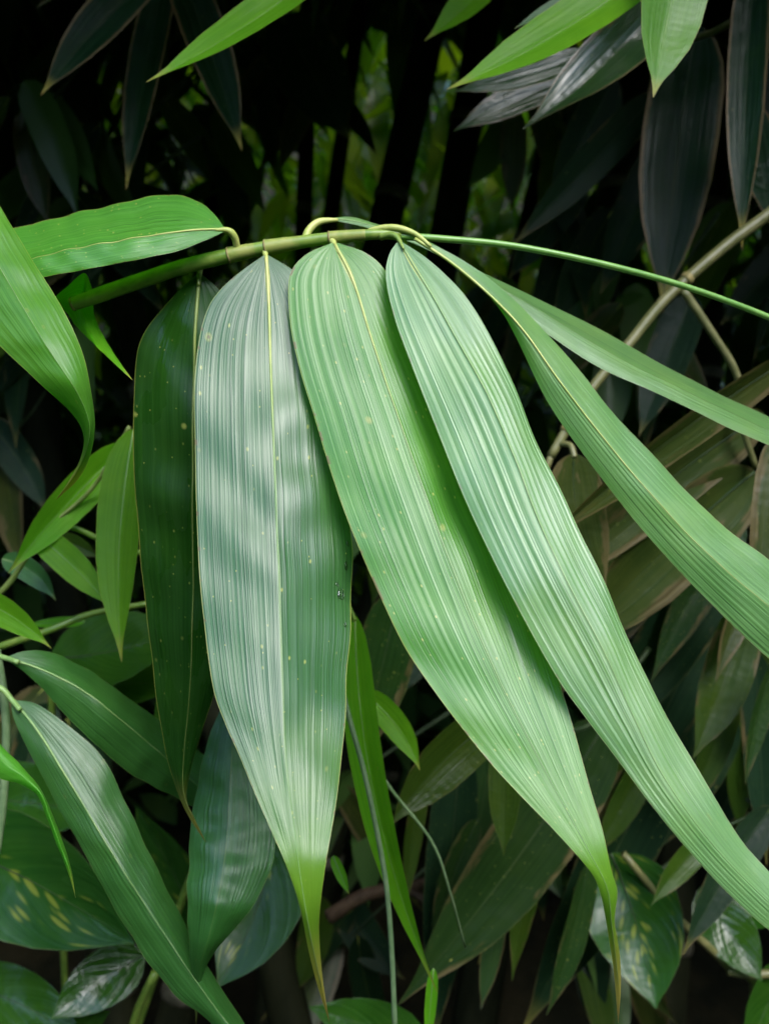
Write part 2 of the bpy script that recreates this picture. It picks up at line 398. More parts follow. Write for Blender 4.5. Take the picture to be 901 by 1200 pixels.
GRID = {}
def traced_leaf(parent, left, mid, right, d, dl=0.0, dr=0.0, mat='main', ribmat='rib', nv=150, nu=65, arch=.35,
                ribs=0, rib_amp=0.0, wave=.0006, rib_r=.0012, seed=0, bow=0.0, rib_end=.96, cup=0.0):
    """a blade between two margins and a midrib (photo points), with its own distances along midrib and margins"""
    L = resample(left, nv); Mi = resample(mid, nv); R = resample(right, nv)
    D = curve1(d, nv); DL = D + curve1(dl, nv); DR = D + curve1(dr, nv)
    l, m, r = P(L[:, 0], L[:, 1], DL), P(Mi[:, 0], Mi[:, 1], D), P(R[:, 0], R[:, 1], DR)
    x = np.linspace(-1, 1, nu)[None, :, None]
    lin = np.where(x < 0, m[:, None] + (l - m)[:, None] * (-x), m[:, None] + (r - m)[:, None] * x)
    qua = l[:, None] * (x * (x - 1) / 2) + m[:, None] * (1 - x ** 2) + r[:, None] * (x * (x + 1) / 2)
    G = lin * (1 - arch) + qua * arch
    n = normals(G)
    wd = np.linalg.norm(l - r, axis=1)[:, None]
    wn = np.clip(wd / wd.max(), 0, 1)
    xx = x[..., 0]; tt = np.linspace(0, 1, nv)[:, None]
    rs = np.random.default_rng(seed + 77)
    h = np.zeros((nv, nu))
    for k in range(7):
        fu, fv = rs.uniform(.3, 1.6), rs.uniform(2, 11); ph = rs.uniform(0, 6.28, 2)
        h += np.sin(fu * xx * 3 + ph[0] + .8 * np.sin(tt * 5 + ph[1])) * np.sin(fv * tt * 6.28 + ph[1] + xx * rs.uniform(-2, 2)) / 3
    h = h * wave * wn
    if ribs:
        jit = rs.uniform(.5, 1.2, ribs * 2 + 2)
        am = np.interp(xx * ribs + ribs, np.arange(ribs * 2 + 2), jit)
        h = h + rib_amp * am * np.cos(np.pi * ribs * (xx + .035 * np.sin(xx * 7 + seed) + .02 * np.sin(xx * 17 + 2 * seed))) * wn * np.clip(1.2 - abs(xx) * .6, 0, 1)
    h = h + cup * wn * (xx ** 2 - .4) + bow * wn * (1 - abs(xx))
    G = G + n * h[..., None]
    GRID[seed] = G
    return finish_leaf(G, mat, parent, ribmat, rib_r, rib_end)

PROF_B = ([0, .015, .05, .12, .22, .38, .55, .70, .82, .90, .95, .98, 1.0], [.10, .30, .58, .84, .97, 1.0, .94, .74, .44, .19, .085, .045, .01])
PROF_O = ([0, .02, .08, .18, .32, .48, .62, .76, .88, .95, 1.0], [.06, .22, .60, .88, 1.0, .97, .85, .62, .32, .12, .01])
def smooth_leaf_grid(B, T, width, bend_vec, side0, roll, fold, nv, nu, prof, twist=0.0, droop=0.0, wav=0.02):
    t = np.linspace(0, 1, nv)[:, None]
    mid = B + (T - B) * t + bend_vec * (4 * t * (1 - t)) + np.array([0, 0, -1.0]) * droop * t ** 3
    tg = np.gradient(mid, axis=0); tg /= np.linalg.norm(tg, axis=1, keepdims=True)
    s = side0[None] - tg * (tg @ side0)[:, None]; s /= np.linalg.norm(s, axis=1, keepdims=True)
    n = np.cross(tg, s)
    ang = (math.radians(roll) + math.radians(twist) * (t - .5))
    s2 = s * np.cos(ang) + n * np.sin(ang); n2 = np.cross(tg, s2)
    wv = np.interp(t[:, 0], prof[0], prof[1])[:, None] * width / 2
    x = np.linspace(-1, 1, nu)
    G = mid[:, None] + s2[:, None] * (wv * x)[..., None]
    ph = rng.uniform(0, 6)
    hh = fold * (np.sqrt(x ** 2 + .02) - .5)[None] * wv + wav * wv * np.sin(t * 9 + ph) * x + wav * .7 * wv * np.sin(t * 17 + ph * 2 + 2 * x[None])
    return G + n2[:, None] * hh[..., None]

def pleaf(parent, b, t, wpx, bend=0, roll=0, fold=.25, mat='mid', ribmat='rib_green', prof=PROF_B, sag=0.0, twist=0.0, rib_r=None, nv=56, nu=17, name='leaf', petiole=True):
    """a simpler blade from base to tip, both photo points with distance; width in photo pixels"""
    B, T = P(*b), P(*t)
    if ribmat == 'rib_green' and mat in ('deep', 'shade', 'gloss', 'old', 'olive', 'tan', 'broad', 'variegated'): ribmat = 'rib_deep'
    dm = (b[2] + t[2]) / 2
    dx, dy = t[0] - b[0], t[1] - b[1]; Ln = math.hypot(dx, dy)
    mx, my = (b[0] + t[0]) / 2, (b[1] + t[1]) / 2
    bv = P(mx - dy / Ln * bend, my + dx / Ln * bend, dm + sag) - P(mx, my, dm)
    side = P(mx + dy / Ln * 10, my - dx / Ln * 10, dm) - P(mx, my, dm); side /= np.linalg.norm(side)
    wm = wpx / FPX * dm
    if roll == 'sky':                     # the blade turned up towards the opening in the trees
        tg = (T - B) / np.linalg.norm(T - B); s0 = side - tg * side.dot(tg); s0 /= np.linalg.norm(s0); n0 = np.cross(tg, s0)
        vd = C0 - (B + T) / 2; vd /= np.linalg.norm(vd); hv = vd + np.array([.15, -math.cos(.86), math.sin(.86)]); hv /= np.linalg.norm(hv)
        roll = max(range(-64, 65, 2), key=lambda a_: abs(np.cross(tg, s0 * math.cos(math.radians(a_)) + n0 * math.sin(math.radians(a_))).dot(hv)))
    G = smooth_leaf_grid(B, T, wm, bv, side, roll, fold, nv, nu, prof, twist)
    lf = finish_leaf(G, mat, parent, ribmat, rib_r or max(.0005, wm * .018))
    return lf

def arm(parent, pix, rpx, mat='stem_grey', n=30, nodes=(), name='twig'):
    o = ptube(name, pix, rpx, mat, parent, n, 10)
    q = resample(pix, 200)
    for f, rr in nodes:
        i = int(f * 197) + 1
        c = P(*q[i]); dv = P(*q[i + 1]) - P(*q[i - 1]); dv /= np.linalg.norm(dv)
        r = rr / FPX * q[i][2]
        tt = np.linspace(-1, 1, 7)
        tube('node', c + dv * (tt * r * .55)[:, None], r * (1.02 + .14 * np.cos(tt * 1.5)), 'node', parent, 14)
    return o

# ================================================================== THE SETTING
# ground: one sheet, level underfoot, a wooded bank rising behind the clump
def ground():
    xs = np.concatenate([np.linspace(-150, -8, 16), np.linspace(-7, 7, 57), np.linspace(8, 150, 16)])
    ys = np.concatenate([np.linspace(-150, -4, 16), np.linspace(-3, 14, 69), np.linspace(15, 150, 16)])
    X, Y = np.meshgrid(xs, ys)
    s = np.clip((Y - 5.5) / 8, 0, 1); Z = 5.5 * s * s * (3 - 2 * s)
    Z = Z + .05 * np.sin(X * 2.1 + Y) * np.sin(Y * 1.7) + .03 * np.sin(X * 5.3) * np.cos(Y * 4.1 + X)
    G = np.stack([X, Y, Z - .03], -1)
    me = grid_mesh('ground', G, np.linspace(0, 1, len(xs)), np.linspace(0, 1, len(ys)))
    tag(link('ground', me, 'soil'), kind='structure')
ground()

def scatter(name, centres, lengths, widths, mat, label, cat, az=None, droop=(.3, 1.2), nv=6, seed=1):
    """one mesh of many separate curved blades (a mass nobody could count)"""
    rs = np.random.default_rng(seed); K = len(centres)
    azm = rs.uniform(0, 2 * np.pi, K) if az is None else az
    pit = -rs.uniform(*droop, K)                          # hanging
    tv = np.linspace(0, 1, nv)
    d0 = np.stack([np.cos(azm) * np.cos(pit), np.sin(azm) * np.cos(pit), np.sin(pit)], -1)
    sd = np.stack([-np.sin(azm), np.cos(azm), np.zeros(K)], -1)
    nn = np.cross(d0, sd)
    rl = rs.uniform(-.9, .9, K)[:, None]
    s2 = sd * np.cos(rl) + nn * np.sin(rl); n2 = np.cross(d0, s2)
    wv = np.interp(tv, PROF_B[0], PROF_B[1])
    bendz = -rs.uniform(.02, .22, K) * lengths
    mid = centres[:, None] + d0[:, None] * (tv[None, :, None] - .3) * lengths[:, None, None]
    mid[..., 2] += bendz[:, None] * (tv ** 2)[None]
    V = np.empty((K, nv, 3, 3))
    for j, x in enumerate((-1, 0, 1)):
        V[:, :, j] = mid + s2[:, None] * (wv[None] * widths[:, None] / 2 * x)[..., None] + n2[:, None] * (abs(x) * wv[None] * widths[:, None] * .12)[..., None]
    base = np.arange(nv * 3).reshape(nv, 3)
    f = np.stack([base[:-1, :-1], base[:-1, 1:], base[1:, 1:], base[1:, :-1]], -1).reshape(-1, 4)
    F = (f[None] + (np.arange(K) * nv * 3)[:, None, None]).reshape(-1, 4)
    uv = np.stack(np.broadcast_arrays(np.array([0, .5, 1.0])[None], tv[:, None]), -1).reshape(-1, 2)
    me = bpy.data.meshes.new(name)
    me.vertices.add(K * nv * 3); me.vertices.foreach_set('co', V.reshape(-1).astype(np.float32))
    me.loops.add(F.size); me.loops.foreach_set('vertex_index', F.reshape(-1).astype(np.int32))
    me.polygons.add(len(F)); me.polygons.foreach_set('loop_start', np.arange(0, F.size, 4, dtype=np.int32))
    me.polygons.foreach_set('loop_total', np.full(len(F), 4, np.int32))
    me.polygons.foreach_set('use_smooth', np.ones(len(F), bool))
    ul = me.uv_layers.new(name='UVMap'); ul.data.foreach_set('uv', np.tile(uv[f.reshape(-1)], (K, 1)).reshape(-1).astype(np.float32))
    me.update(calc_edges=True)
    return tag(link(name, me, mat), label, cat, kind='stuff')

def box_pts(n, lo, hi, seed):
    return np.random.default_rng(seed).uniform(lo, hi, (n, 3))
def sizes(n, a, b, seed):
    L = np.random.default_rng(seed).uniform(a, b, n); return L, L * np.random.default_rng(seed + 1).uniform(.16, .24, n)

# crown added mostly out of frame to block sky and shade the background
c = box_pts(11500, (-3.4, .46, 2.08), (3.4, 3.6, 3.2), 21); c[:, 2] += .12 * (c[:, 1] - .46); L, W = sizes(len(c), .30, .50, 22)
scatter('shade_canopy', c, L, W, 'fill', 'bamboo crown added overhead, mostly unseen, to shade the leaves below', 'shading canopy', seed=23)
# flanks added to block light from the sides, and the thicket between the stalks
c = np.vstack([box_pts(4500, (-2.8, -.9, .1), (-1.15, 3.4, 2.6), 31), box_pts(4500, (1.15, -.9, .1), (2.8, 3.4, 2.6), 32)]); L, W = sizes(len(c), .22, .38, 33)
scatter('bamboo_thicket', c, L, W, 'fill', 'bamboo leaves added along the flanks to block light from the sides', 'bamboo thicket', seed=34)
c = box_pts(1500, (-1.5, 1.9, .1), (1.5, 3.6, 1.25), 41); L, W = sizes(len(c), .18, .34, 42)
scatter('undergrowth', c, L, W, 'fill', 'dark leafy undergrowth beneath the bamboo', 'undergrowth', droop=(-.6, .9), seed=43)
c = np.vstack([box_pts(550, (-1.5, 2.1, .9), (-.42, 3.3, 2.6), 44), box_pts(420, (.55, 2.1, .6), (1.5, 3.3, 2.6), 45)]); L, W = sizes(len(c), .22, .38, 46)
scatter('bamboo_thicket', c, L, W, 'fill', 'nearly black bamboo foliage behind the stalks', 'bamboo thicket', seed=47)
# the lit wood behind the clump
c = box_pts(11000, (-5.0, 4.0, .1), (5.0, 6.6, 5.2), 51); L, W = sizes(len(c), .25, .55, 52)
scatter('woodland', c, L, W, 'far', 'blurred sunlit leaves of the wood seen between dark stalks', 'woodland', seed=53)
# unseen wood added behind the camera to darken reflections and block low sky
c = box_pts(9000, (-12, -9, .0), (12, -5.2, 5.9), 61); L, W = sizes(len(c), .7, 1.3, 62)
scatter('woodland', c, L, W * 1.3, 'fill', 'unseen wood added behind the camera to darken leaf reflections', 'woodland', seed=63)

# stalks of the clump
def culm(pa, pb, d, r, tilt=0.0):
    A, B = P(pa[0], pa[1], d), P(pb[0], pb[1], d + tilt)
    dv = (B - A) / (B - A)[2]
    foot = A + dv * (-.02 - A[2]); top = A + dv * (3.4 - A[2])
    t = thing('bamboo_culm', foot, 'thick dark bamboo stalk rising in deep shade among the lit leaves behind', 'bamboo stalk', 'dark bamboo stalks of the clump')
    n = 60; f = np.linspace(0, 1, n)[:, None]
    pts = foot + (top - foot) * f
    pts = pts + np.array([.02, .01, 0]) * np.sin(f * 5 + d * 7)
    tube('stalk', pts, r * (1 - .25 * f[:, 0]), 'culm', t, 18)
    L = np.linalg.norm(top - foot); k = int(L / .36)
    for i in range(1, k):
        g = i / k; c = pts[int(g * (n - 1))]
        tt = np.linspace(-1, 1, 6)[:, None]
        u_ = (top - foot) / L
        tube('node', c + u_ * tt * .012, r * (1 - .25 * g) * (1.03 + .10 * np.cos(tt[:, 0] * 1.5)), 'culm_node', t, 18)
for pa, pb, d, r, tl in [((432, 290), (503, 0), 1.70, .036, .05), ((520, 270), (575, 0), 1.85, .040, 0), ((385, 300), (418, 0), 2.3, .024, .1),
                         ((352, 330), (372, 0), 1.9, .020, .1), ((600, 300), (668, 0), 2.5, .024, .1), ((135, 300), (60, 0), 1.5, .030, .1),
                         ((10, 300), (-30, 0), 1.8, .040, .1), ((235, 300), (285, 0), 2.7, .034, .1), ((700, 300), (745, 0), 1.6, .036, .1),
                         ((830, 300), (850, 0), 1.9, .038, .1), ((80, 300), (120, 0), 2.1, .040, 0)]:
    culm(pa, pb, d, r, tl)

# ================================================================== THE BRANCH IN FOCUS
mb = thing('bamboo_branch', P(83, 357, .50), 'bamboo branch in sharp focus, its broad pale green leaves hanging from a green stem', 'bamboo branch')
q_stem = [(84, 357, .505), (150, 334, .503), (210, 314, .50), (270, 299, .498), (320, 289, .496), (380, 280, .494), (432, 275, .492), (470, 275, .492)]
ptube('stem', q_stem, [(0, 7.6), (.08, 9.0), (.45, 8.6), (.75, 7.2), (1, 5.6)], 'stem', mb, 70, 18)
ptube('stem_tip', [(455, 276, .492), (520, 280, .492), (600, 288, .495), (700, 308, .50), (800, 335, .51), (901, 372, .52), (1010, 420, .53)], [(0, 4.6), (.15, 3.9), (1, 3.4)], 'stem_thin', mb, 60, 12)
qs = resample(q_stem, 400)
for px, r0 in [(268, 9.4), (311, 9.2), (386, 7.9)]:
    i = int(np.argmin(abs(qs[:, 0] - px))); j = i + 44
    seg = qs[i:j]; n = len(seg)
    # a leaf sheath: a slightly wider sleeve with a brown rim where it ends
    tube('sheath', P(seg[:, 0], seg[:, 1], seg[:, 2]), np.linspace(r0 * 1.03, r0 * .80, n) / FPX * seg[:, 2], 'sheath', mb, 18)
    rim = qs[i - 1:i + 3]
    tube('node', P(rim[:, 0], rim[:, 1], rim[:, 2]), np.array([r0 * .9, r0 * 1.07, r0 * 1.08, r0 * .98]) / FPX * rim[:, 2], 'node', mb, 18)
i0 = qs[:4]
tube('stem_end', P(i0[:, 0], i0[:, 1], i0[:, 2]), np.array([6.4, 8.0, 8.5, 8.0]) / FPX * .505, 'node', mb, 18)

def petiole(pix, r, mat='rib'): ptube('petiole', pix, r, mat, mb, 16, 10)

# leaf reaching left above the stem
petiole([(278, 292, .497), (275, 278, .492), (267, 270, .489), (252, 269.5, .487)], [(0, 4.2), (.5, 4.4), (1, 1.6)])
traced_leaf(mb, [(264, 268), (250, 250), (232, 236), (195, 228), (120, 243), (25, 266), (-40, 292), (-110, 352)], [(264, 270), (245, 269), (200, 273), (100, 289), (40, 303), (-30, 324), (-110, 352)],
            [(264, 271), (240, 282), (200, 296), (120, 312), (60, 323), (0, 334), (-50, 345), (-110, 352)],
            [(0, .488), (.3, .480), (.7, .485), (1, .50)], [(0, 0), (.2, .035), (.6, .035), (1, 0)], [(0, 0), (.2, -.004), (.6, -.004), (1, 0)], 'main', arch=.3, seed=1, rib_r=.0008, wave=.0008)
# the small curled leaf at the end of the stem
traced_leaf(mb, [(60, 352), (80, 335), (98, 320), (107, 335), (112, 372), (130, 408), (156, 446)], [(60, 354), (78, 348), (95, 345), (97, 362), (106, 386), (128, 413), (156, 446)],
            [(60, 356), (70, 362), (80, 368), (88, 380), (104, 397), (128, 420), (156, 446)],
            [(0, .52), (.4, .515), (1, .50)], [(0, 0), (.3, .012), (.6, .008), (1, 0)], [(0, 0), (.3, .004), (.6, -.006), (1, 0)], 'lime', None, 90, 25, arch=.5, seed=2, wave=.0003)
# dark wet leaf
petiole([(236, 306, .508), (234, 320, .508), (233, 335, .506)], [(0, 4), (1, 2.2)], 'rib_dark')
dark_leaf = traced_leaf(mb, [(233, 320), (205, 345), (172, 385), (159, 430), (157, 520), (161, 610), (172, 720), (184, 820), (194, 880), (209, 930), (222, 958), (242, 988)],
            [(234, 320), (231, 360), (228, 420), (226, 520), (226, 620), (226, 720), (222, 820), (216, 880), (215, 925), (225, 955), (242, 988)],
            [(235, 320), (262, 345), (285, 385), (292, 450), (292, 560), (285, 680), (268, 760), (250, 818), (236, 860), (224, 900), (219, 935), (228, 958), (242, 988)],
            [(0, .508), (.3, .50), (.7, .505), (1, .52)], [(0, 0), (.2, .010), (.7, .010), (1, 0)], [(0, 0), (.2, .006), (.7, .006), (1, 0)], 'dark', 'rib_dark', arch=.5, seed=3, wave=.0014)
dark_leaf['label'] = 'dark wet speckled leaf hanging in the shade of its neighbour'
# big leaf in the middle
petiole([(310, 290, .496), (311, 297, .494), (313, 309, .4905)], [(0, 4.2), (.5, 3.2), (1, 1.8)])
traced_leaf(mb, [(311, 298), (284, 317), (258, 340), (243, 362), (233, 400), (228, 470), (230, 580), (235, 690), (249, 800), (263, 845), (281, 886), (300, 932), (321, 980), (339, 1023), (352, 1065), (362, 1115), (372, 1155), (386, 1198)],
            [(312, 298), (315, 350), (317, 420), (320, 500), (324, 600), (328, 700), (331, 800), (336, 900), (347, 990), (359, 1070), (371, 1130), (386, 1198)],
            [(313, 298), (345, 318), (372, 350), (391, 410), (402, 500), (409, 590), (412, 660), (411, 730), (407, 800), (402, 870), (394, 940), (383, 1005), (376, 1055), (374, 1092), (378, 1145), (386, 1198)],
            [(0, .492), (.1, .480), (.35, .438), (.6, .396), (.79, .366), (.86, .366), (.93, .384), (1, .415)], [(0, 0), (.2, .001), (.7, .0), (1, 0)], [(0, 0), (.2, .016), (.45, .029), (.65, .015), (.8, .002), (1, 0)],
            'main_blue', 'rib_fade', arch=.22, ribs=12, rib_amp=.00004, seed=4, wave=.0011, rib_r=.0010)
# its right neighbour
petiole([(387, 279, .494), (391, 285, .490), (397, 297, .4865)], [(0, 4.2), (.5, 3.2), (1, 1.8)])
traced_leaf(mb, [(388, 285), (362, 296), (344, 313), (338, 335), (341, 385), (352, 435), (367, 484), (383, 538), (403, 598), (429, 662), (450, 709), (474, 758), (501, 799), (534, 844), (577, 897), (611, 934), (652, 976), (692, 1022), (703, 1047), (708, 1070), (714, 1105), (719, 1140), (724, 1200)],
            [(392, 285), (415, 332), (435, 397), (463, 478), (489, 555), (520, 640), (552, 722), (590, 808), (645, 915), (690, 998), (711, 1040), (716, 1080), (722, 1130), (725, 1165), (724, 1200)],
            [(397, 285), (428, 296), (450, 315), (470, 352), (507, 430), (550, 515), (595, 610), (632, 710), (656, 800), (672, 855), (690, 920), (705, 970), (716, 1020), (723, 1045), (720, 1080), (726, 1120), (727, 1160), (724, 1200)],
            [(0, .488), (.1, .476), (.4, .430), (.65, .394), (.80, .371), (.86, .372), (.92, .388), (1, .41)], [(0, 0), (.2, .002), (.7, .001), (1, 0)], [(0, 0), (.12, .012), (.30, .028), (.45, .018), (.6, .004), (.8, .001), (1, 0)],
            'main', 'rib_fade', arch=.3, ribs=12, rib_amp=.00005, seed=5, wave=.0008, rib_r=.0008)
# pleated leaf
petiole([(446, 278, .490), (458, 275, .486), (466, 279, .483), (473, 292, .478)], [(0, 4), (.5, 3.6), (1, 1.3)], 'stem')
traced_leaf(mb, [(466, 283), (456, 298), (452, 325), (462, 372), (483, 430), (515, 512), (551, 600), (600, 700), (650, 790), (685, 840), (720, 886), (760, 940), (805, 995), (850, 1044), (903, 1092), (960, 1128), (1020, 1180)],
            [(468, 283), (486, 314), (514, 360), (570, 462), (600, 530), (627, 600), (661, 675), (708, 765), (741, 838), (777, 910), (835, 990), (903, 1060), (960, 1110), (1020, 1180)],
            [(470, 283), (495, 299), (520, 320), (546, 348), (575, 395), (600, 446), (628, 515), (668, 598), (710, 687), (747, 772), (781, 840), (821, 907), (865, 980), (905, 1027), (965, 1098), (1020, 1180)],
            [(0, .482), (.12, .458), (.4, .408), (.7, .374), (.88, .364), (1, .375)], [(0, 0), (.2, .003), (.7, .001), (1, 0)], [(0, 0), (.2, .012), (.7, .008), (1, 0)],
            'pleat', 'rib_green', 170, 129, arch=.25, ribs=13, rib_amp=.00013, seed=6, wave=.0006, rib_r=.0005)
# long leaf sweeping to the right
petiole([(425, 275, .494), (440, 269, .492), (462, 267, .490), (486, 274, .489), (505, 289, .486)], [(0, 3.5), (.5, 4.4), (1, 2.0)], 'rib')
traced_leaf(mb, [(484, 281), (520, 304), (556, 330), (585, 362), (604, 394), (642, 472), (701, 556), (762, 632), (832, 707), (903, 774), (980, 835), (1060, 900)],
            [(486, 280), (530, 309), (580, 352), (618, 394), (662, 456), (722, 532), (790, 610), (850, 668), (905, 715), (980, 790), (1060, 900)],
            [(488, 279), (530, 298), (575, 328), (625, 374), (682, 438), (722, 488), (782, 552), (842, 612), (905, 662), (990, 755), (1060, 900)],
            [(0, .488), (.25, .482), (.6, .478), (1, .48)], [(0, 0), (.2, .004), (.7, .004), (1, 0)], [(0, 0), (.2, .014), (.7, .012), (1, 0)],
            'pleat', 'rib', 150, 97, arch=.3, ribs=14, rib_amp=.00005, seed=7, wave=.0007, rib_r=.0010)
# the leaf behind it, its narrow base arching over the stem
petiole([(357, 284, .497), (362, 270, .50), (374, 260, .503), (396, 257.5, .506)], [(0, 5), (.6, 4.2), (1, 2.0)])
traced_leaf(mb, [(380, 257), (410, 262), (440, 270), (500, 292), (560, 330), (610, 370), (650, 397), (700, 430), (770, 461), (830, 490), (905, 524), (980, 552), (1060, 575)],
            [(380, 257), (410, 258), (440, 266), (500, 287), (560, 323), (620, 357), (700, 406), (780, 448), (840, 477), (905, 507), (980, 540), (1060, 575)],
            [(380, 257), (410, 254), (440, 262), (500, 282), (560, 317), (620, 345), (700, 385), (790, 435), (850, 465), (905, 491), (980, 530), (1060, 575)],
            [(0, .506), (.4, .52), (1, .55)], [(0, 0), (.3, -.004), (.7, -.012), (1, 0)], [(0, 0), (.3, .02), (.7, .03), (1, 0)],
            'pleat', 'rib_green', 120, 65, arch=.4, ribs=8, rib_amp=.00005, seed=8, wave=.0005, rib_r=.0004)

# ================================================================== NEIGHBOURING BRANCHES
def branch(label, loc, cat='bamboo branch', name='bamboo_branch', group=None):
    return thing(name, P(*loc), label, cat, group)

# --- left, coming in from outside
b1 = branch('bright green leaf with a curled hooked tip, hanging in front of the stem end', (-150, 60, .44))
arm(b1, [(-260, 20, .45), (-150, 60, .44), (-110, 100, .44)], 5, 'stem')
traced_leaf(b1, [(-112, 96), (-118, 150), (-95, 260), (-50, 350), (0, 405), (48, 450), (84, 484), (98, 510), (95, 536), (82, 562), (66, 586)],
            [(-110, 96), (-80, 160), (-40, 240), (10, 330), (55, 405), (88, 455), (104, 492), (103, 522), (90, 553), (66, 586)],
            [(-108, 96), (-60, 140), (0, 241), (36, 301), (75, 364), (99, 420), (110, 478), (111, 508), (104, 540), (90, 564), (66, 586)],
            [(0, .46), (.3, .435), (.6, .402), (.72, .398), (.85, .412), (1, .445)], [(0, 0), (.3, .006), (.8, .004), (1, 0)], [(0, 0), (.3, .010), (.8, .010), (1, 0)],
            'fresh', 'rib_green', arch=.5, ribs=10, rib_amp=.00004, seed=9, wave=.0007, rib_r=.0004)
b2 = branch('thin yellow-edged leaf tip curling down in front of the crossing blue-green leaves', (-120, 760, .47))
arm(b2, [(-200, 740, .48), (-120, 760, .47), (-90, 785, .47)], 4, 'stem')
traced_leaf(b2, [(-92, 782), (-80, 830), (-40, 890), (0, 912), (22, 918), (44, 932), (56, 960), (68, 992), (80, 1022), (89, 1052)],
            [(-90, 782), (-50, 830), (0, 888), (25, 908), (48, 929), (59, 957), (71, 990), (82, 1020), (89, 1052)],
            [(-88, 782), (-40, 820), (0, 871), (22, 893), (47, 923), (62, 955), (75, 989), (84, 1019), (89, 1052)],
            [(0, .48), (.5, .46), (1, .45)], .003, .006, 'fresh', None, 80, 25, arch=.5, seed=10, wave=.0004)

# --- cluster of fresh leaves at the left
b3 = branch('sprig of fresh yellow-green leaves on thin twigs, beside the dark wet leaf', (-60, 760, .66))
arm(b3, [(-60, 745, .68), (5, 690, .68), (30, 655, .68), (57, 618, .68)], [(0, 4.5), (1, 3)], 'rib_dark')
arm(b3, [(-60, 778, .70), (0, 758, .70), (60, 738, .70), (105, 720, .71), (175, 707, .72)], [(0, 5), (1, 3.5)], 'stem', nodes=[(.45, 5.5)])
arm(b3, [(57, 618, .68), (85, 618, .69), (120, 633, .70), (170, 650, .72)], 3.5, 'stem')
arm(b3, [(57, 618, .68), (110, 570, .68), (152, 500, .66)], 2.5, 'rib_dark')
pleaf(b3, (157, 503, .64), (143, 776, .60), 57, bend=11, roll=12, mat='lime')
pleaf(b3, (150, 522, .70), (10, 672, .66), 46, bend=4, roll=-25, mat='lime', fold=.35)
pleaf(b3, (42, 626, .68), (130, 712, .66), 36, bend=-4, roll=-15, mat='lime')
pleaf(b3, (60, 632, .74), (116, 654, .74), 24, bend=-4, mat='olive')
pleaf(b3, (3, 655, .72), (66, 704, .70), 28, bend=-9, mat='mid')
pleaf(b3, (-60, 690, .62), (61, 760, .60), 36, bend=-9, mat='lime')
pleaf(b3, (100, 728, .74), (30, 732, .74), 14, mat='lime', roll=30)

# --- lower left branch with long leaves
b4 = branch('bamboo branch with long blue-green leaves crossing each other below the fresh sprig', (-60, 770, .56))
arm(b4, [(-90, 758, .57), (-30, 762, .57), (6, 771, .565), (22, 776, .56)], [(0, 4), (1, 3)], 'rib_green')
arm(b4, [(-30, 800, .575), (0, 806, .57), (14, 820, .57), (24, 832, .565)], [(0, 4), (1, 3)], 'rib_green')
arm(b4, [(-4, 762, .59), (4, 810, .59), (8, 860, .59), (4, 940, .59), (-4, 1000, .59)], 5, 'stem_grey')
traced_leaf(b4, [(8, 770), (30, 763), (62, 765), (110, 789), (162, 826), (222, 871), (260, 905), (300, 960)], [(7, 771), (50, 785), (100, 811), (150, 850), (200, 893), (250, 935), (300, 960)],
            [(8, 773), (40, 797), (90, 851), (150, 904), (200, 931), (240, 950), (300, 960)], [(0, .565), (.4, .57), (1, .64)], [(0, 0), (.3, .03), (.7, .03), (1, 0)], [(0, 0), (.3, .002), (.7, .002), (1, 0)],
            'mid', 'rib_green', 90, 49, arch=.4, seed=11, wave=.0008, rib_r=.0009)
traced_leaf(b4, [(13, 820), (18, 846), (50, 911), (100, 1001), (150, 1091), (202, 1162), (252, 1203), (340, 1290)], [(14, 820), (40, 850), (72, 900), (132, 1000), (190, 1090), (252, 1180), (340, 1290)],
            [(16, 820), (45, 826), (90, 858), (122, 890), (152, 950), (200, 1050), (242, 1130), (290, 1205), (340, 1290)],
            [(0, .57), (.4, .54), (1, .52)], [(0, 0), (.3, .004), (.8, .004), (1, 0)], [(0, 0), (.3, .018), (.8, .018), (1, 0)], 'mid', 'rib_green', 90, 49, arch=.4, seed=12, wave=.0008, rib_r=.0008)
traced_leaf(b4, [(275, 800), (250, 850), (238, 890), (225, 960), (220, 1050), (222, 1110), (226, 1150), (230, 1200)], [(278, 800), (272, 880), (268, 960), (260, 1030), (247, 1090), (235, 1135), (230, 1200)],
            [(281, 800), (300, 860), (318, 930), (322, 1000), (296, 1062), (255, 1112), (238, 1145), (230, 1200)],
            [(0, .585), (.35, .55), (.65, .515), (.78, .515), (1, .55)], [(0, 0), (.3, .012), (.8, .006), (1, 0)], [(0, 0), (.3, .006), (.8, .012), (1, 0)], 'mid', None, 90, 49, arch=.6, seed=13, wave=.0012)

# --- leaves low in the middle
b5 = branch('slender green leaf hanging with thin grey-green stems beside the big middle leaf', (405, 700, .62))
arm(b5, [(380, 640, .62), (400, 690, .62), (416, 728, .62)], 3, 'stem')
arm(b5, [(380, 640, .62), (400, 800, .61), (428, 910, .60), (450, 1020, .60), (458, 1100, .60), (463, 1210, .60)], 3.2, 'stem_grey')
arm(b5, [(400, 800, .64), (445, 905, .64), (505, 985, .65), (528, 1048, .66), (545, 1110, .70)], [(0, 3.0), (1, 1.0)], 'stem_grey')
pleaf(b5, (416, 722, .63), (513, 1164, .60), 42, bend=24, roll=20, mat='lime', twist=40)
pleaf(b5, (425, 812, .68), (492, 903, .66), 32, bend=-9, mat='lime')
pleaf(b5, (508, 1135, .62), (500, 1230, .62), 14, mat='lime')
pleaf(b5, (390, 1003, .66), (409, 1048, .65), 13, mat='lime')

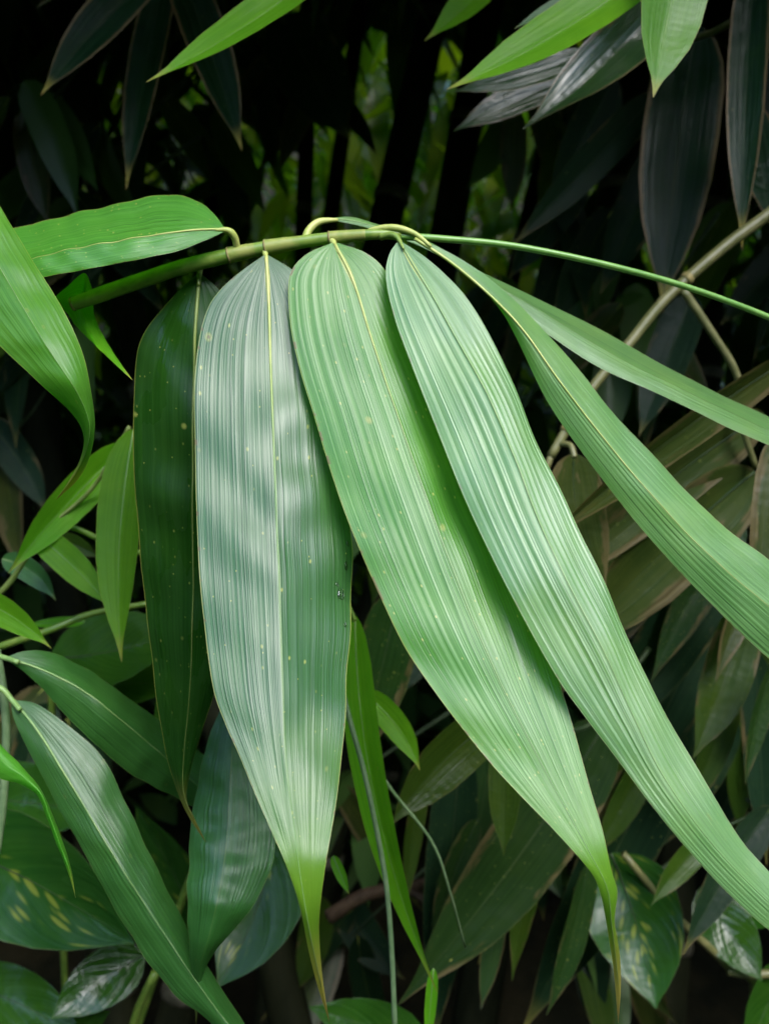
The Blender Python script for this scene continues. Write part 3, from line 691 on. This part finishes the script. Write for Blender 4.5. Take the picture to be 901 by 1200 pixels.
b6 = branch('dim bamboo branch with mottled olive leaves in the gap below the drooping leaves', (700, 800, .82))
arm(b6, [(760, 760, .9), (690, 850, .86), (610, 850, .82), (560, 870, .80)], [(0, 3.5), (1, 1.5)], 'rib_deep')
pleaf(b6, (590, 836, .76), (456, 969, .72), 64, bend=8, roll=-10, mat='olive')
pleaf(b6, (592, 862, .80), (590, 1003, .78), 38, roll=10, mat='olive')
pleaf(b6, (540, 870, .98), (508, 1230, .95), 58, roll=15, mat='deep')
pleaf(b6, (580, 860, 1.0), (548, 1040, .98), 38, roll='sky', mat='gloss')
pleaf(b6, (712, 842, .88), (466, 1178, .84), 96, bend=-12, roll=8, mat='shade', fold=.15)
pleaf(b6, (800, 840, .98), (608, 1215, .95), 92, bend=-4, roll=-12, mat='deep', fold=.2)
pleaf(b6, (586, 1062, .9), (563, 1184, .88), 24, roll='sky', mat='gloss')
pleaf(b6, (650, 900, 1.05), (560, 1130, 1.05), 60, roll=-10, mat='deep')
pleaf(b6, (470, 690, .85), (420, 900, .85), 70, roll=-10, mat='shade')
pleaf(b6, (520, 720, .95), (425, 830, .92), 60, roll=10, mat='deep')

# --- right: pale twig with old leaves
b7 = branch('pale twig with browned old leaves, slanting behind the long sweeping pale leaves', (980, 190, .78))
arm(b7, [(980, 190, .78), (901, 250, .77), (845, 292, .765), (780, 350, .76), (735, 405, .755), (690, 460, .75), (645, 535, .745)], [(0, 7.5), (1, 5.5)], 'stem_pale', 50, nodes=[(.46, 7.2), (.93, 6.4)])
arm(b7, [(800, 340, .76), (835, 392, .765), (863, 440, .77), (870, 500, .78), (885, 548, .79)], [(0, 5), (1, 3.5)], 'stem_pale')
arm(b7, [(645, 535, .745), (630, 580, .745), (620, 640, .75)], 4, 'stem_pale')
arm(b7, [(655, 520, .745), (668, 522, .735), (673, 536, .73)], 3.5, 'stem_pale')
pleaf(b7, (935, 415, .72), (632, 640, .69), 52, bend=6, roll=-35, mat='old', fold=.4)
pleaf(b7, (895, 486, .80), (630, 705, .76), 74, bend=10, roll=-20, mat='old', fold=.3)
pleaf(b7, (672, 532, .73), (712, 700, .74), 68, bend=12, roll=-8, mat='old', fold=.2)
pleaf(b7, (884, 553, .80), (655, 775, .80), 96, bend=4, roll=-12, mat='old', fold=.3)
pleaf(b7, (925, 500, .66), (905, 775, .64), 66, bend=4, roll=15, mat='old')
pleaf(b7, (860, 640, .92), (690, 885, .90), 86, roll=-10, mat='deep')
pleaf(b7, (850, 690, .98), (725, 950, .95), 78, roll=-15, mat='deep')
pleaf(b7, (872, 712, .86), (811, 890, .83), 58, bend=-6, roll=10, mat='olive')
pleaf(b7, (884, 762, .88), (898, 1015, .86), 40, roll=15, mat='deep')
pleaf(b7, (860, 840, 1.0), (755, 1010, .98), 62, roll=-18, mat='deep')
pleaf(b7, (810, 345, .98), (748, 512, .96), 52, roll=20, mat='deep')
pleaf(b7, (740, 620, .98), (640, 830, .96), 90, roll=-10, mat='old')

for b_, t_, w_, bd, rl, m_ in [((850, 560, .86), (690, 700, .84), 34, 6, -20, 'olive'), ((790, 640, .88), (668, 800, .86), 40, -6, -15, 'old'), ((870, 610, .90), (762, 800, .88), 44, 5, 10, 'shade'),
                               ((905, 640, .84), (838, 800, .82), 36, 5, -12, 'old'), ((860, 800, .92), (802, 960, .90), 34, -4, 12, 'olive'), ((780, 760, .92), (700, 930, .90), 38, 5, -18, 'shade'),
                               ((915, 760, .80), (872, 920, .78), 30, 4, -20, 'shade'), ((770, 860, .94), (690, 1010, .92), 36, -5, 10, 'olive')]:
    pleaf(b7, b_, t_, w_, bend=bd, roll=rl, mat=m_, fold=.35, twist=25)
for b_, t_, w_, bd, rl, m_ in [((640, 960, .92), (600, 1150, .90), 30, 5, 12, 'olive'), ((690, 1010, .90), (640, 1190, .88), 34, -6, -14, 'shade'), ((560, 960, .94), (505, 1110, .92), 30, 4, 20, 'shade'),
                               ((500, 900, .9), (478, 1060, .88), 24, 5, -20, 'olive')]:
    pleaf(b6, b_, t_, w_, bend=bd, roll=rl, mat=m_, fold=.35, twist=25)
# --- top right
b8 = branch('overhanging bamboo branch with a bright leaf, a glossy browned leaf and dark drooping leaves', (900, -120, .75))
arm(b8, [(1000, -80, .8), (900, -70, .76), (800, -60, .72), (740, -50, .68), (640, -60, .72)], 5, 'stem_pale')
arm(b8, [(900, -70, .80), (870, 10, .85), (840, 35, .9), (812, 45, .95)], 4, 'stem_pale')
pleaf(b8, (775, -50, .64), (523, 105, .60), 66, bend=-10, roll=20, mat='lime')
pleaf(b8, (680, -14, .70), (602, 34, .69), 12, mat='mid')
pleaf(b8, (800, -20, .76), (612, 152, .72), 66, bend=-6, roll='sky', mat='gloss', fold=.5, twist=50)
pleaf(b8, (690, 62, .80), (528, 108, .78), 34, bend=-4, roll='sky', mat='gloss')
pleaf(b8, (670, 92, .86), (531, 154, .84), 40, bend=4, roll='sky', mat='gloss')
pleaf(b8, (805, -90, .62), (765, 114, .58), 82, roll=-8, mat='fresh')
pleaf(b8, (815, 30, .98), (776, 365, .94), 88, bend=4, roll=8, mat='tan', fold=.12)
pleaf(b8, (885, -60, .84), (869, 294, .80), 44, bend=4, roll=20, mat='tan')
pleaf(b8, (876, 120, .90), (906, 270, .86), 46, roll='sky', mat='tan')
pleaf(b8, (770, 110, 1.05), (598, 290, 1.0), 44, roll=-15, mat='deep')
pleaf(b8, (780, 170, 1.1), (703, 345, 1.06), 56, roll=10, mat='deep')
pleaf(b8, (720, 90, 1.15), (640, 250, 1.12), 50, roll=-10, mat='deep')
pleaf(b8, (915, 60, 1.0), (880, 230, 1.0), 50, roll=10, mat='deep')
pleaf(b8, (610, -70, .84), (497, 48, .80), 46, bend=-6, roll=15, mat='lime')

# --- top left
b9 = branch('overhanging bamboo branch with one bright leaf and dusky leaves with tan margins', (250, -110, .8))
arm(b9, [(480, -120, .72), (400, -75, .68), (250, -60, .85), (150, -50, .92), (60, -60, .95)], 5, 'stem_pale')
pleaf(b9, (405, -62, .66), (172, 96, .60), 58, bend=-8, roll=25, mat='lime')
pleaf(b9, (190, -45, .92), (48, 112, .86), 50, bend=6, roll='sky', mat='tan')
pleaf(b9, (196, -40, .98), (148, 224, .94), 44, bend=4, roll=10, mat='tan')
pleaf(b9, (205, -50, .98), (284, 178, .94), 52, bend=-4, roll=-10, mat='tan')
pleaf(b9, (120, -50, .95), (41, 11, .92), 20, roll=15, mat='old')
pleaf(b9, (330, 20, 1.35), (410, 165, 1.3), 84, roll=5, mat='deep')

# --- broad-leaved plants low down
def plant(label, loc, group=None): return thing('broadleaf_plant', P(*loc), label, 'plant', group)
p1 = plant('low plant with broad yellow-flecked leaves under the crossing bamboo leaves', (-40, 1300, .9))
arm(p1, [(-60, 1500, .95), (-80, 1150, .9), (-64, 985, .84)], 5, 'stem', name='stalk')
arm(p1, [(60, 1500, .95), (190, 1120, .9), (235, 1000, .86)], 5, 'stem', name='stalk')
pleaf(p1, (-70, 985, .84), (158, 1106, .77), 135, bend=-6, roll=-10, mat='variegated', prof=PROF_O, fold=.25)
pleaf(p1, (245, 1110, .9), (160, 945, .88), 90, roll=-20, mat='variegated', prof=PROF_O)
pleaf(p1, (-60, 930, .95), (130, 950, .92), 90, roll=-30, mat='broad', prof=PROF_O)
p2 = plant('low plant with small glossy pleated leaves at the foot of the thicket', (120, 1320, .85))
arm(p2, [(140, 1500, .9), (150, 1260, .86), (158, 1195, .84), (182, 1140, .82)], 5, 'stem', name='stalk')
pleaf(p2, (170, 1118, .84), (60, 1195, .80), 64, bend=4, roll='sky', mat='broad', prof=PROF_O)
pleaf(p2, (-50, 1150, .86), (100, 1222, .82), 70, bend=-8, roll='sky', mat='broad', prof=PROF_O)
pleaf(p2, (60, 1215, .84), (130, 1185, .84), 40, roll=-20, mat='broad', prof=PROF_O)
pleaf(p2, (320, 960, .80), (254, 1158, .74), 112, bend=-14, roll=10, mat='variegated', prof=PROF_O)
pleaf(p2, (500, 1225, .9), (362, 1180, .88), 60, roll='sky', mat='broad', prof=PROF_O)
p3 = plant('broad-leaved plant with a glossy wide leaf behind the fresh sprig', (120, 1000, .9))
arm(p3, [(90, 1500, 1.0), (70, 1000, .95), (58, 775, .9)], 4, 'stem', name='stalk')
pleaf(p3, (58, 772, .90), (225, 735, .82), 92, bend=6, roll='sky', mat='broad', prof=PROF_O)
pleaf(p3, (100, 800, .92), (215, 800, .86), 60, roll='sky', mat='broad', prof=PROF_O)
pleaf(p3, (220, 790, .8), (200, 900, .8), 60, mat='broad', prof=PROF_O)
p4 = plant('broad-leaved plant with dark flecked leaves below the pleated leaf', (760, 1320, .95))
arm(p4, [(800, 1500, 1.0), (882, 1180, .95), (850, 1130, .92), (790, 1072, .9), (730, 1000, .9)], [(0, 7), (1, 4)], 'stem_pale', name='stalk')
arm(p4, [(852, 1138, .92), (880, 1142, .92), (915, 1140, .92)], 5, 'stem_pale', name='stalk')
pleaf(p4, (715, 1000, .92), (768, 1182, .86), 112, bend=-6, roll=8, mat='variegated', prof=PROF_O)
pleaf(p4, (820, 1040, .94), (892, 1150, .90), 66, roll=-12, mat='broad', prof=PROF_O)
pleaf(p4, (925, 1130, .94), (872, 1240, .90), 70, roll=-12, mat='broad', prof=PROF_O)
pleaf(p4, (930, 1050, .96), (850, 1075, .94), 60, roll=-20, mat='broad', prof=PROF_O)
b10 = branch('pointed olive and grey-green leaf tips hanging beside the pleated leaf end', (920, 920, .9))
arm(b10, [(1000, 880, .9), (910, 940, .88), (835, 975, .86)], [(0, 3.5), (1, 1.5)], 'rib_deep')
pleaf(b10, (838, 975, .85), (762, 1062, .82), 32, bend=4, mat='olive')
pleaf(b10, (905, 945, .86), (799, 1120, .82), 42, bend=4, roll=10, mat='deep')
b11 = branch('dead brown twig lying in the dark gap beside the hanging tip', (390, 1060, 1.1), 'twig', 'dead_twig')
arm(b11, [(385, 1075, 1.1), (425, 1050, 1.1), (470, 1040, 1.12), (505, 1030, 1.15), (530, 985, 1.2)], [(0, 9), (1, 5)], 'twig_brown')
arm(b11, [(470, 1040, 1.12), (500, 1060, 1.1), (515, 1120, 1.1)], [(0, 5), (1, 3)], 'twig_brown')

# --- dim branches farther back, between the stalks
k = 0
spots = [(40, 200, 1.2), (120, 250, 1.3), (210, 220, 1.4), (90, 330, 1.25), (300, 120, 1.7), (60, 430, 1.15), (20, 560, 1.2), (330, 150, 1.6), (640, 200, 1.4), (690, 330, 1.2), (760, 420, 1.2), (560, 620, 1.2),
         (900, 330, 1.3), (620, 420, 1.4), (440, 640, 1.2), (830, 760, 1.3), (700, 950, 1.25), (380, 1000, 1.3), (560, 1000, 1.3), 
         (880, 900, 1.25), (60, 900, 1.2), (420, 1150, 1.3), (690, 1150, 1.2)]
WHERE = {}
for pts, ph in [([(40, 200), (120, 250), (210, 220)], 'hanging in shade over the leaf that reaches out above the stem'),
                ([(90, 330), (60, 430), (20, 560)], 'in shade behind the bright leaf with the hooked tip'),
                ([(300, 120), (330, 150)], 'in front of the dark stalks, under a bright leaf tip'),
                ([(640, 200), (690, 330), (620, 420)], 'in shade beyond the thin stem tip, under the glossy browned leaf'),
                ([(760, 420), (900, 330)], 'in shade behind the slanting pale twig'),
                ([(560, 620), (440, 640)], 'half hidden behind the big middle leaf and its speckled neighbour'),
                ([(830, 760), (880, 900)], 'in shade below the browned old leaves of the pale twig'),
                ([(700, 950), (690, 1150)], 'in shade around the flecked plant below the pleated leaf'),
                ([(380, 1000), (560, 1000), (420, 1150)], 'in the dark gap around the dead brown twig'),
                ([(60, 900)], 'in shade behind the crossing blue-green leaves')]:
    for p_ in pts: WHERE[p_] = ph
for (x, y, d) in spots:
    t = branch('dim bamboo spray ' + WHERE[(x, y)], (x + 40, y - 120, d), group='shaded bamboo sprays')
    arm(t, [(x + rng.uniform(60, 160), y - 170, d + .05), (x + 20, y - 80, d), (x - 20, y - 40, d)], [(0, 2.6), (1, .8)], 'rib_deep')
    for j in range(rng.randint(4, 6)):
        bx, by = x + rng.uniform(-50, 50), y + rng.uniform(-110, -50)
        an = math.radians(rng.uniform(50, 140)); Ln = rng.uniform(150, 240) / d
        pleaf(t, (bx, by, d + rng.uniform(-.05, .05)), (bx + math.cos(an) * Ln, by + math.sin(an) * Ln, d + rng.uniform(-.12, .05)), rng.uniform(38, 56) / d * 1.1,
              bend=rng.uniform(-10, 10), roll=rng.uniform(-40, 40), mat=rng.choice(['deep', 'deep', 'olive', 'old', 'fill']), ribmat=None, nv=20, nu=7)

# water left by the rain on the big middle leaf
import bmesh
G = GRID[4]; NG = normals(G)
for v_, u_, r, st in [(.463, .925, .0022, 1.5), (.449, .905, .0011, 1.2), (.50, .955, .0009, 1.8), (.425, .965, .0010, 2.4), (.40, .975, .0008, 2.0)]:
    i, j = int(v_ * (G.shape[0] - 1)), int(u_ * (G.shape[1] - 1))
    c, n = Vector(G[i, j]), Vector(NG[i, j]); al = Vector(G[i + 1, j] - G[i - 1, j]).normalized()
    sd = al.cross(n).normalized()
    bm = bmesh.new(); bmesh.ops.create_uvsphere(bm, u_segments=20, v_segments=12, radius=1.0)
    for vt in bm.verts:
        x, y, z = vt.co
        vt.co = sd * (x * r * (1 + .2 * y)) + al * (y * r * st) + n * (max(z, -.3) * r * .42)
    for f in bm.faces: f.smooth = True
    me = bpy.data.meshes.new('water_drop'); bm.to_mesh(me); bm.free()
    o = link('water_drop', me, 'water'); o.location = c + n * .00012
    tag(o, 'clear raindrop clinging near the margin of the big middle leaf', 'drop', 'raindrops on the big leaf')
